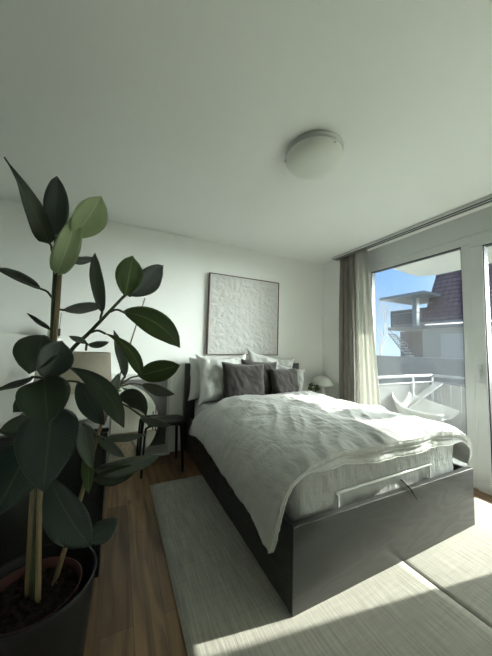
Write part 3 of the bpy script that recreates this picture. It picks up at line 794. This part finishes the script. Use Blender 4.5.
# base(px,py,Y), tip(px,py,Y), width in px, roll, fold, bend, mat, extras, attach point on a stem
LV = [
 ((50, 244, 1.10), (4, 157, .98), 21, .5, .35, .05, 'leaf', dict(wide=.24, twist=1.9, side_bend=.03), (52, 252, 1.12)),
 ((54, 236, 1.14), (57, 176, 1.17), 23, .25, .35, .03, 'leaf_blue', dict(wide=.45), (56, 240, 1.12)),
 ((57, 236, 1.16), (63, 224, 1.20), 7, .3, .3, 0, 'leaf_blue', {}, None),
 ((72, 238, 1.08), (101, 196, 1.00), 34, .45, .35, .05, 'leaf_pale_lit', dict(wide=.55, side_bend=.04), (62, 250, 1.11)),
 ((56, 275, 1.08), (77, 212, 1.05), 24, .2, .3, .05, 'leaf_pale_lit', dict(wide=.36, side_bend=.04), (57, 268, 1.12)),
 ((66, 258, 1.15), (97, 257, 1.20), 15, 1.0, .5, .04, 'leaf_grey_lit', {}, (57, 262, 1.12)),
 ((102, 313, 1.00), (95, 253, 1.02), 20, .8, .3, .04, 'leaf', dict(side_bend=-.10), (100, 322, 1.01)),
 ((41, 289, 1.12), (-3, 269, 1.05), 16, .9, .3, .05, 'leaf', dict(side_bend=.05), (53, 299, 1.13)),
 ((50, 329, 1.13), (27, 313, 1.10), 9, 1.0, .3, .04, 'leaf', dict(side_bend=-.12), (52, 335, 1.13)),
 ((63, 310, 1.10), (104, 306, 1.14), 15, .75, .4, .03, 'leaf_grey_lit', dict(side_bend=-.10), (55, 314, 1.13)),
 ((125, 296, .98), (133, 256, .97), 27, .1, .2, .05, 'leaf_green', dict(wide=.52), (124, 297, .98)),
 ((130, 296, 1.0), (163, 266, 1.06), 25, .3, .3, .02, 'leaf_blue', dict(wide=.5, side_bend=.02), (124, 297, .99)),
 ((123, 312, .97), (180, 348, .90), 27, .25, .2, .08, 'leaf_green', dict(wide=.5, side_bend=-.24), (110, 312, 1.0)),
 ((104, 333, 1.0), (142, 378, .93), 15, .4, .3, .06, 'leaf_green', dict(wide=.66, side_bend=-.26), (90, 333, 1.02)),
 ((87, 344, 1.0), (69, 336, 1.02), 8, .6, .3, 0, 'leaf_grey_lit', {}, (86, 350, 1.04)),
 ((88, 345, 1.0), (109, 342, .98), 10, .7, .4, 0, 'leaf_grey_lit', {}, None),
 ((125, 377, 1.12), (114, 330, 1.10), 15, .7, .6, 0, 'leaf', dict(side_bend=-.04), (120, 386, 1.2)),
 ((138, 376, 1.2), (180, 365, 1.12), 24, .25, .25, .04, 'leaf_green', dict(wide=.5), (122, 384, 1.2)),
 ((44, 336, 1.08), (29, 374, .98), 40, .15, .15, .10, 'leaf', dict(wide=.48), (52, 345, 1.13)),
 ((45, 379, 1.0), (62, 341, 1.04), 34, .15, .3, .06, 'leaf_blue', dict(wide=.48), (50, 372, 1.13)),
 ((33, 377, 1.02), (-6, 391, .92), 10, .8, .3, .05, 'leaf', dict(side_bend=-.10), (50, 384, 1.13)),
 ((44, 378, .98), (48, 426, .88), 46, .1, .2, .10, 'leaf', dict(wide=.42), (50, 385, 1.13)),
 ((36, 396, 1.05), (13, 412, .98), 20, .2, .2, .05, 'leaf_blue', {}, (49, 395, 1.13)),
 ((38, 425, 1.02), (-2, 432, .95), 26, .3, .2, .05, 'leaf', {}, (48, 420, 1.13)),
 ((52, 408, .92), (43, 492, .78), 55, .12, .22, .07, 'leaf_blue', dict(wide=.38), (50, 400, 1.13)),
 ((48, 474, .98), (91, 547, .88), 37, .4, .35, .08, 'leaf_blue', dict(wide=.58, side_bend=.06), (44, 465, 1.15)),
 ((90, 541, 1.12), (118, 519, 1.12), 22, .2, .2, .04, 'leaf_blue', {}, (76, 515, 1.18)),
 ((94, 471, 1.1), (161, 455, 1.02), 21, .55, .5, .03, 'leaf_grey_lit', dict(side_bend=.03, wide=.42), (88, 476, 1.17)),
 ((94, 481, 1.1), (140, 466, 1.05), 20, .5, .4, .03, 'leaf', dict(side_bend=.0), None),
 ((68, 367, 1.02), (124, 428, .86), 22, .3, .25, .08, 'leaf', dict(wide=.62, side_bend=-.20), (56, 372, 1.12)),
 ((78, 382, 1.12), (104, 425, 1.05), 22, .35, .4, .05, 'leaf_blue', dict(wide=.5), (54, 385, 1.13)),
 ((118, 398, 1.12), (146, 416, 1.06), 20, .45, .25, .10, 'leaf', dict(wide=.45, side_bend=-.5), (113, 400, 1.18)),
 ((142, 385, 1.25), (175, 394, 1.15), 14, .6, .3, .03, 'leaf_grey_lit', {}, (122, 386, 1.2)),
 ((106, 402, 1.12), (119, 373, 1.15), 13, .5, .4, 0, 'leaf_grey_lit', {}, (108, 405, 1.18)),
 ((140, 415, 1.2), (171, 425, 1.1), 10, .7, .3, .05, 'leaf_grey_lit', dict(side_bend=.1), (112, 400, 1.18)),
 ((103, 439, 1.1), (147, 434, 1.04), 11, .7, .4, .03, 'leaf_grey_lit', {}, (98, 440, 1.17)),
 ((98, 436, 1.12), (125, 457, 1.05), 12, .5, .4, .03, 'leaf_grey_lit', {}, (97, 438, 1.17)),
 ((88, 452, 1.12), (89, 494, 1.04), 14, .5, .4, .03, 'leaf_green', {}, (93, 455, 1.17)),
 ((84, 424, 1.14), (92, 468, 1.06), 18, .4, .4, .03, 'leaf_grey_lit', {}, (97, 436, 1.17)),
 ((34, 440, 1.0), (-8, 520, .84), 54, .2, .25, .05, 'leaf_blue', {}, (44, 445, 1.14)),
 ((66, 428, 1.18), (60, 470, 1.1), 26, .3, .3, .05, 'leaf', {}, (50, 410, 1.13)),
 ((38, 428, 1.16), (22, 470, 1.12), 34, .3, .3, .05, 'leaf', {}, (46, 425, 1.14)),
]
for bs, tp, wpx, roll, fold, bend, mt, ex, att in LV:
    B, T = at(*bs), at(*tp); bm = bmesh.new()
    leaf_mesh(bm, B, T, wpx*mpp((B+T)/2)*.95, roll, fold, bend, **ex)
    if att:
        A = at(*att); r0 = .0032
        n0 = len(bm.faces)
        P = curve([A, A.lerp(B, .5)+Vector((0, 0, .008)), B, B.lerp(T, .03)], 5); tube(bm, P, [r0]*(len(P)-1)+[.0015], 7)
        bm.faces.ensure_lookup_table()
        for f in bm.faces[n0:]: f.material_index = 1; f.smooth = True
    o = part('leaf', bm, None, RP, auto='keep', mats=[M[mt], M['stem']])
    so = o.modifiers.new('thick', 'SOLIDIFY'); so.thickness = .0012; so.offset = 0

# ------------------------------------------------------------------ outside: balcony
b = bmesh.new(); box(b, 3.12, 4.72, -2.6, 2.75, -.22, -.06); struct('floor_balcony', b, M['deck'])
b = bmesh.new()
pts = [(3.12, -2.6), (4.72, -2.6), (4.72, 2.50), (4.55, 2.70), (4.30, 2.70), (3.12, 2.55)]
lo = [b.verts.new((x, y, 2.50)) for x, y in pts]; hi = [b.verts.new((x, y, 2.70)) for x, y in pts]
b.faces.new(lo[::-1]); b.faces.new(hi)
for i in range(6): b.faces.new((lo[i], lo[(i+1) % 6], hi[(i+1) % 6], hi[i]))
struct('ceiling_balcony', b, M['slab'])
t = thing('balcony_railing', 'pale metal balcony railing with handrail, posts and slim balusters outside window', 'railing', (4.6, 1.2, -.06))
b = bmesh.new(); tube(b, [(3.14, 2.55, .84), (4.60, 2.55, .84)], .022, 12); tube(b, [(4.60, 2.57, .84), (4.60, -2.5, .84)], .022, 12); part('handrail', b, M['alu'], t, smooth=True)
b = bmesh.new(); tube(b, [(3.14, 2.55, .74), (4.60, 2.55, .74)], .009, 8); tube(b, [(4.60, 2.55, .74), (4.60, -2.5, .74)], .009, 8)
tube(b, [(3.14, 2.55, .02), (4.60, 2.55, .02)], .009, 8); tube(b, [(4.60, 2.55, .02), (4.60, -2.5, .02)], .009, 8); part('cross_rail', b, M['alu'], t, smooth=True)
posts = [(4.60, 2.55), (4.1, 2.55), (3.3, 2.55), (4.60, 1.75), (4.60, .7), (4.60, -.4), (4.60, -1.5)]
for x, y in posts: b = bmesh.new(); tube(b, [(x, y, -.058), (x, y, .83)], .014, 10); part('post', b, M['alu'], t, smooth=True)
for k in range(36):
    y = 2.42-k*.135
    b = bmesh.new(); tube(b, [(4.60, y, .02), (4.60, y, .74)], .0065, 6); part('baluster', b, M['alu'], t, smooth=True)
def screen(p, q, off):
    bm = bmesh.new(); n, mm = 70, 10; V = []
    p, q = Vector(p), Vector(q); nd = (q-p).normalized().cross(Vector((0, 0, 1)))
    for j in range(mm+1):
        row = []
        for i in range(n+1):
            s = i/n; z = .0+.735*j/mm
            w = off+.010*noise.noise(Vector((s*9, z*3, off*30)))
            sag = -.018*abs(sin(s*PI*5))*(j/mm)
            row.append(bm.verts.new(p.lerp(q, s)+nd*w+Vector((0, 0, z+sag))))
        V.append(row)
    for j in range(mm):
        for i in range(n): bm.faces.new((V[j][i], V[j][i+1], V[j+1][i+1], V[j+1][i]))
    o = link('privacy_screen', bm, M['screen'], smooth=True); so = o.modifiers.new('thick', 'SOLIDIFY'); so.thickness = .0012
    return o
tag(screen((3.16, 2.55, 0), (4.57, 2.55, 0), -.03), 'white cloth privacy screen tied along the short side of balcony railing', 'screen', 'white cloths on the balcony railing')
tag(screen((4.60, 2.5, 0), (4.60, -2.45, 0), -.035), 'white cloth privacy screen behind balusters along the long front railing', 'screen', 'white cloths on the balcony railing')

# balcony armchair: moulded shell on four legs
t = thing('balcony_armchair', 'white moulded plastic armchair on the balcony just outside the tall window', 'chair', (3.86, 2.14, -.06))
def shell(cx, cy, z0, rz):
    bm = bmesh.new(); nu, nv = 40, 14; V = []
    for j in range(nv+1):
        row = []; q = j/nv
        for i in range(nu+1):
            a = -2.55+5.1*i/nu                      # wraps round the back, open at the front
            hh = .13+.19*(.5+.5*cos(a*1.15))**2.2     # tall back falling into arms
            r = .24+.14*q**.7
            x = -r*cos(a)*1.02; y = r*sin(a)*1.08; z = z0+hh*q**1.5
            p = Matrix.Rotation(rz, 3, 'Z') @ Vector((x, y, 0)); row.append(bm.verts.new((cx+p.x, cy+p.y, z)))
        V.append(row)
    for j in range(nv):
        for i in range(nu): bm.faces.new((V[j][i], V[j][i+1], V[j+1][i+1], V[j+1][i]))
    c = bm.verts.new((cx, cy, z0-.01))
    for i in range(nu): bm.faces.new((c, V[0][i+1], V[0][i]))
    bm.faces.new((c, V[0][0], V[0][nu]))
    return bm
RZ = -PI/2+.1
o = part('seat_shell', shell(3.86, 2.25, .31, RZ), M['plastic_chair'], t, smooth=True)
so = o.modifiers.new('thick', 'SOLIDIFY'); so.thickness = .012
for sx, sy in ((-1, -1), (-1, 1), (1, -1), (1, 1)):
    b = bmesh.new(); d = Matrix.Rotation(RZ, 3, 'Z') @ Vector((sx*.15, sy*.15, 0)); e = d*1.5
    tube(b, [(3.86+d.x, 2.25+d.y, .32), (3.86+e.x, 2.25+e.y, -.058)], [.016, .011], 8); part('leg', b, M['plastic_chair'], t, smooth=True)
b = bmesh.new(); p0, p1 = atx(439, 383, 4.50), atx(405, 408, 3.95)
p1.z = min(p1.z, .45)
dd = (p1-p0).normalized(); p2 = p0+dd*1.0
n = 4; sdv = dd.cross(Vector((0, 0, 1))).normalized()*.07; upv = dd.cross(sdv).normalized()*.012
q = []
k = (-.055-p0.z)/dd.z; p2 = p0+dd*k
for P in (p0, p2):
    for s1, s2 in ((-1, -1), (1, -1), (1, 1), (-1, 1)): q.append(b.verts.new(P+sdv*s1+upv*s2))
for i in range(4): b.faces.new((q[i], q[(i+1) % 4], q[4+(i+1) % 4], q[4+i]))
b.faces.new(q[:4][::-1]); b.faces.new(q[4:])
tag(origin(link('board', b, M['plastic_chair'], bevel=.003), p2), 'long white board leaning in the corner of the balcony railing', 'board')

# ------------------------------------------------------------------ outside: beyond
b = bmesh.new(); box(b, 4.9, 60, -30, 60, -1.3, -1.0); struct('ground', b, M['asphalt'])
b = bmesh.new(); box(b, 9.0, 9.3, -4, 16, -1.0, 1.04); tag(origin(link('retaining_wall', b, M['concrete'], bevel=.02), (9.1, 6, -1)), 'long low grey concrete wall between the balcony and the garage building', 'wall')

t = thing('neighbour_house', 'neighbouring house with maroon tiled roof, cream garage wall and roof terrace', 'house', (15.5, 5, -1))
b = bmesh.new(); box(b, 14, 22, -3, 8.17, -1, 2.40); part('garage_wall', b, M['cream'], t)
b = bmesh.new(); box(b, 13.965, 14.0, 6.25, 7.31, .2, 2.09); part('garage_door', b, mat('garage door paint', (.42, .39, .33), .6, .3, var=.03), t, bevel=.01)
b = bmesh.new(); box(b, 13.9, 18, -3, 10.0, 2.40, 2.56); part('terrace_slab', b, M['concrete'], t)
b = bmesh.new(); box(b, 15.5, 17.8, 8.17, 10.35, -1, 2.40); part('passage_wall', b, M['dark_clad'], t)
def tiles(x0, z0, x1, z1, y0, y1, rows, cols):
    bm = bmesh.new()
    L2 = math.hypot(x1-x0, z1-z0); dx, dz = (x1-x0)/L2, (z1-z0)/L2; nx, nz = -dz, dx
    st = L2/rows
    for r in range(rows):
        a0 = r*st; a1 = (r+1)*st+.03
        prof = []
        n = cols*4
        lo, hi, lo2 = [], [], []
        for i in range(n+1):
            y = y0+(y1-y0)*i/n; wv = .018*cos(2*PI*i/4)
            def P(a, off): return (x0+dx*a+nx*(off+wv), y, z0+dz*a+nz*(off+wv))
            lo.append(bm.verts.new(P(a0, .06))); hi.append(bm.verts.new(P(a1, .012))); lo2.append(bm.verts.new(P(a0, -.01)))
        for i in range(n):
            bm.faces.new((lo[i], lo[i+1], hi[i+1], hi[i])); bm.faces.new((lo2[i], lo2[i+1], lo[i+1], lo[i]))
    return bm
part('tiled_roof', tiles(13.98, 2.72, 16.3, 7.3, -3, 8.12, 20, 40), mat('maroon roof tiles', (.135, .065, .075), .5, .4, var=.2, vscale=3), t)
b = bmesh.new(); vs = [b.verts.new(p) for p in ((14.1, 8.17, 2.56), (16.4, 8.17, 7.2), (22, 8.17, 7.2), (22, 8.17, 2.56), (14.1, 8.10, 2.56), (16.4, 8.10, 7.2), (22, 8.10, 7.2), (22, 8.10, 2.56))]
b.faces.new(vs[:4]); b.faces.new(vs[4:][::-1])
for i in range(4): b.faces.new((vs[i], vs[(i+1) % 4], vs[4+(i+1) % 4], vs[4+i]))
part('gable_wall', b, M['dark_clad'], t)
b = bmesh.new(); tube(b, [(13.93, -3, 2.68), (13.93, 8.2, 2.68)], .06, 10); part('gutter', b, M['steel'], t, smooth=True)
b = bmesh.new(); tube(b, [(14.0, -3, 2.92), (14.0, 8.1, 2.92)], .012, 6); tube(b, [(14.0, -3, 2.80), (14.0, 8.1, 2.80)], .012, 6)
for k in range(60): y = 8.05-k*.12; tube(b, [(14.0, y, 2.78), (14.0, y, 2.92)], .008, 5)
part('snow_guard', b, M['steel'], t)
# canopy over terrace
b = bmesh.new(); vs = []
for z in (0, 1):
    for x, y, zz in ((13.2, 10.0, 4.06), (16.2, 10.0, 4.06), (16.2, 7.6, 4.06), (13.2, 7.6, 4.06)): vs.append(b.verts.new((x, y, zz+z*.14)))
b.faces.new(vs[:4]); b.faces.new(vs[4:][::-1])
for i in range(4): b.faces.new((vs[i], vs[(i+1) % 4], vs[4+(i+1) % 4], vs[4+i]))
part('canopy', b, M['steel'], t)
b = bmesh.new(); box(b, 13.9, 14.15, 8.38, 8.60, 2.56, 4.06); part('canopy_post', b, M['steel'], t)
b = bmesh.new(); box(b, 15.4, 17.6, 8.2, 10.9, 2.56, 3.72); part('terrace_room', b, M['dark_clad'], t)
b = bmesh.new(); tube(b, [(13.97, 8.2, 3.30), (13.97, 9.75, 3.30)], .02, 6); tube(b, [(13.97, 8.2, 2.66), (13.97, 9.75, 2.66)], .015, 6)
for k in range(17): y = 8.2+k*.097; tube(b, [(13.97, y, 2.56), (13.97, y, 3.30)], .009, 5)
part('terrace_railing', b, M['steel'], t)
# stair
t = thing('outdoor_stair', 'steep metal outdoor stair with pale treads beneath the roof terrace', 'stair', (13.6, 9.0, -1))
for k in range(9):
    b = bmesh.new(); y = 9.45-k*.115; z = 2.1-k*.14; box(b, 13.3, 13.75, y-.09, y+.05, z, z+.06); part('tread', b, M['slab'], t, bevel=.004)
for x in (13.28, 13.78):
    b = bmesh.new(); tube(b, [(x, 9.55, 2.18), (x, 8.45, .85)], .03, 8); part('stringer', b, M['steel'], t)
b = bmesh.new(); tube(b, [(13.28, 9.5, 2.35), (13.28, 8.50, 1.6), (13.28, 8.4, .6)], .018, 6); tube(b, [(13.78, 8.45, .85), (13.78, 8.45, -1.0)], .03, 6); tube(b, [(13.28, 8.45, .85), (13.28, 8.45, -1.0)], .03, 6); part('stair_rail', b, M['steel'], t)

# bare tree
t = thing('bare_tree', 'leafless tree with thin branches rising left of the neighbouring house', 'tree', (19, 14.4, -1))
b = bmesh.new(); tw = bmesh.new(); random.seed(11)
def grow(p, d, l, r, dep):
    q = p+d*l; tube(b if dep > 3 else tw, [p, p.lerp(q, .5)+Vector((random.uniform(-1, 1), random.uniform(-1, 1), 0))*l*.05, q], [r, r*.85, r*.7], 5 if dep < 4 else 8, cap=False)
    if dep == 0: return
    for k in range(3 if dep > 1 else 2):
        nd = (d+Vector((random.uniform(-1, 1), random.uniform(-1, 1), random.uniform(-.3, .6)))*.62).normalized()
        grow(q, nd, l*random.uniform(.62, .85), r*.6, dep-1)
grow(Vector((19, 14.4, -1)), Vector((0, -.03, 1)), 2.0, .05, 6)
part('trunk', b, M['bark'], t); part('twigs', tw, M['bark'], t)

# ------------------------------------------------------------------ behind the camera (seen only in the mirror)
t = thing('desk', 'white desk with slim black legs against the wall behind, seen in mirror', 'desk', (.3, -1.85, 0))
b = bmesh.new(); box(b, -.35, 1.05, -2.2, -1.55, .70, .73); part('desktop', b, M['white'], t, bevel=.003)
for x in (-.31, 1.01):
    for y in (-2.16, -1.59): b = bmesh.new(); tube(b, [(x, y, .001), (x, y, .70)], .015, 8); part('leg', b, M['black_metal'], t)
b = bmesh.new(); box(b, .6, 1.0, -2.15, -1.7, .50, .70); part('drawer_box', b, M['white'], t, bevel=.003)

# ------------------------------------------------------------------ light
SUN = Vector((1, -.17, .56)).normalized()
AUR, FILL = 12, 24
sd = bpy.data.lights.new('sun', 'SUN'); sd.energy = 4.3; sd.angle = math.radians(.7); sd.color = (1, .955, .87)
so = bpy.data.objects.new('sun', sd); COL.objects.link(so); so.rotation_euler = SUN.to_track_quat('Z', 'Y').to_euler(); so.location = (8, -1, 6)

w = bpy.data.worlds.new('sky'); SC.world = w; w.use_nodes = True; N, L = w.node_tree.nodes, w.node_tree.links
bg = N['Background']
tc = N.new('ShaderNodeTexCoord'); sp = N.new('ShaderNodeSeparateXYZ'); L.new(tc.outputs['Generated'], sp.inputs[0])
cr = N.new('ShaderNodeValToRGB'); el = cr.color_ramp.elements
el[0].position = 0; el[0].color = (.20, .27, .34, 1); el[1].position = .6; el[1].color = (.07, .15, .32, 1)
e = el.new(.22); e.color = (.115, .21, .36, 1)
L.new(sp.outputs['Z'], cr.inputs[0])
def lobe(d, power, amp, col):      # sky glow added as fill light: about the sun, and low out of view
    dp = N.new('ShaderNodeVectorMath'); dp.operation = 'DOT_PRODUCT'; dp.inputs[1].default_value = d; L.new(tc.outputs['Generated'], dp.inputs[0])
    mx = N.new('ShaderNodeMath'); mx.operation = 'MAXIMUM'; mx.inputs[1].default_value = 0; L.new(dp.outputs['Value'], mx.inputs[0])
    pw = N.new('ShaderNodeMath'); pw.operation = 'POWER'; pw.inputs[1].default_value = power; L.new(mx.outputs[0], pw.inputs[0])
    ml = N.new('ShaderNodeMath'); ml.operation = 'MULTIPLY'; ml.inputs[1].default_value = amp; L.new(pw.outputs[0], ml.inputs[0])
    cb = N.new('ShaderNodeVectorMath'); cb.operation = 'SCALE'; cb.inputs[0].default_value = col; L.new(ml.outputs[0], cb.inputs['Scale']); return cb
l1 = lobe(SUN, 24, AUR, (1, .98, .94)); l2 = lobe(Vector((.82, -.56, .10)).normalized(), 9, FILL, (.97, 1, .97))
a1 = N.new('ShaderNodeVectorMath'); a1.operation = 'ADD'; L.new(cr.outputs[0], a1.inputs[0]); L.new(l1.outputs[0], a1.inputs[1])
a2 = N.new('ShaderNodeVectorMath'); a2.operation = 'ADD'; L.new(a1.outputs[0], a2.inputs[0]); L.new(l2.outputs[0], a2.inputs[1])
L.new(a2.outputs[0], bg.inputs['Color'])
bg.inputs['Strength'].default_value = 1.0
for y0, y1 in ((-2.15, .42), (.55, 2.4)):
    pd = bpy.data.lights.new('window_portal', 'AREA'); pd.shape = 'RECTANGLE'; pd.size = y1-y0; pd.size_y = 2.3; pd.cycles.is_portal = True
    po = bpy.data.objects.new('window_portal', pd); COL.objects.link(po); po.location = (3.10, (y0+y1)/2, 1.17)
    po.rotation_euler = Vector((1, 0, 0)).to_track_quat('Z', 'Y').to_euler()
    q = po.rotation_euler.to_matrix()
    if abs((q @ Vector((1, 0, 0))).y) < .5: pd.size, pd.size_y = 2.3, y1-y0
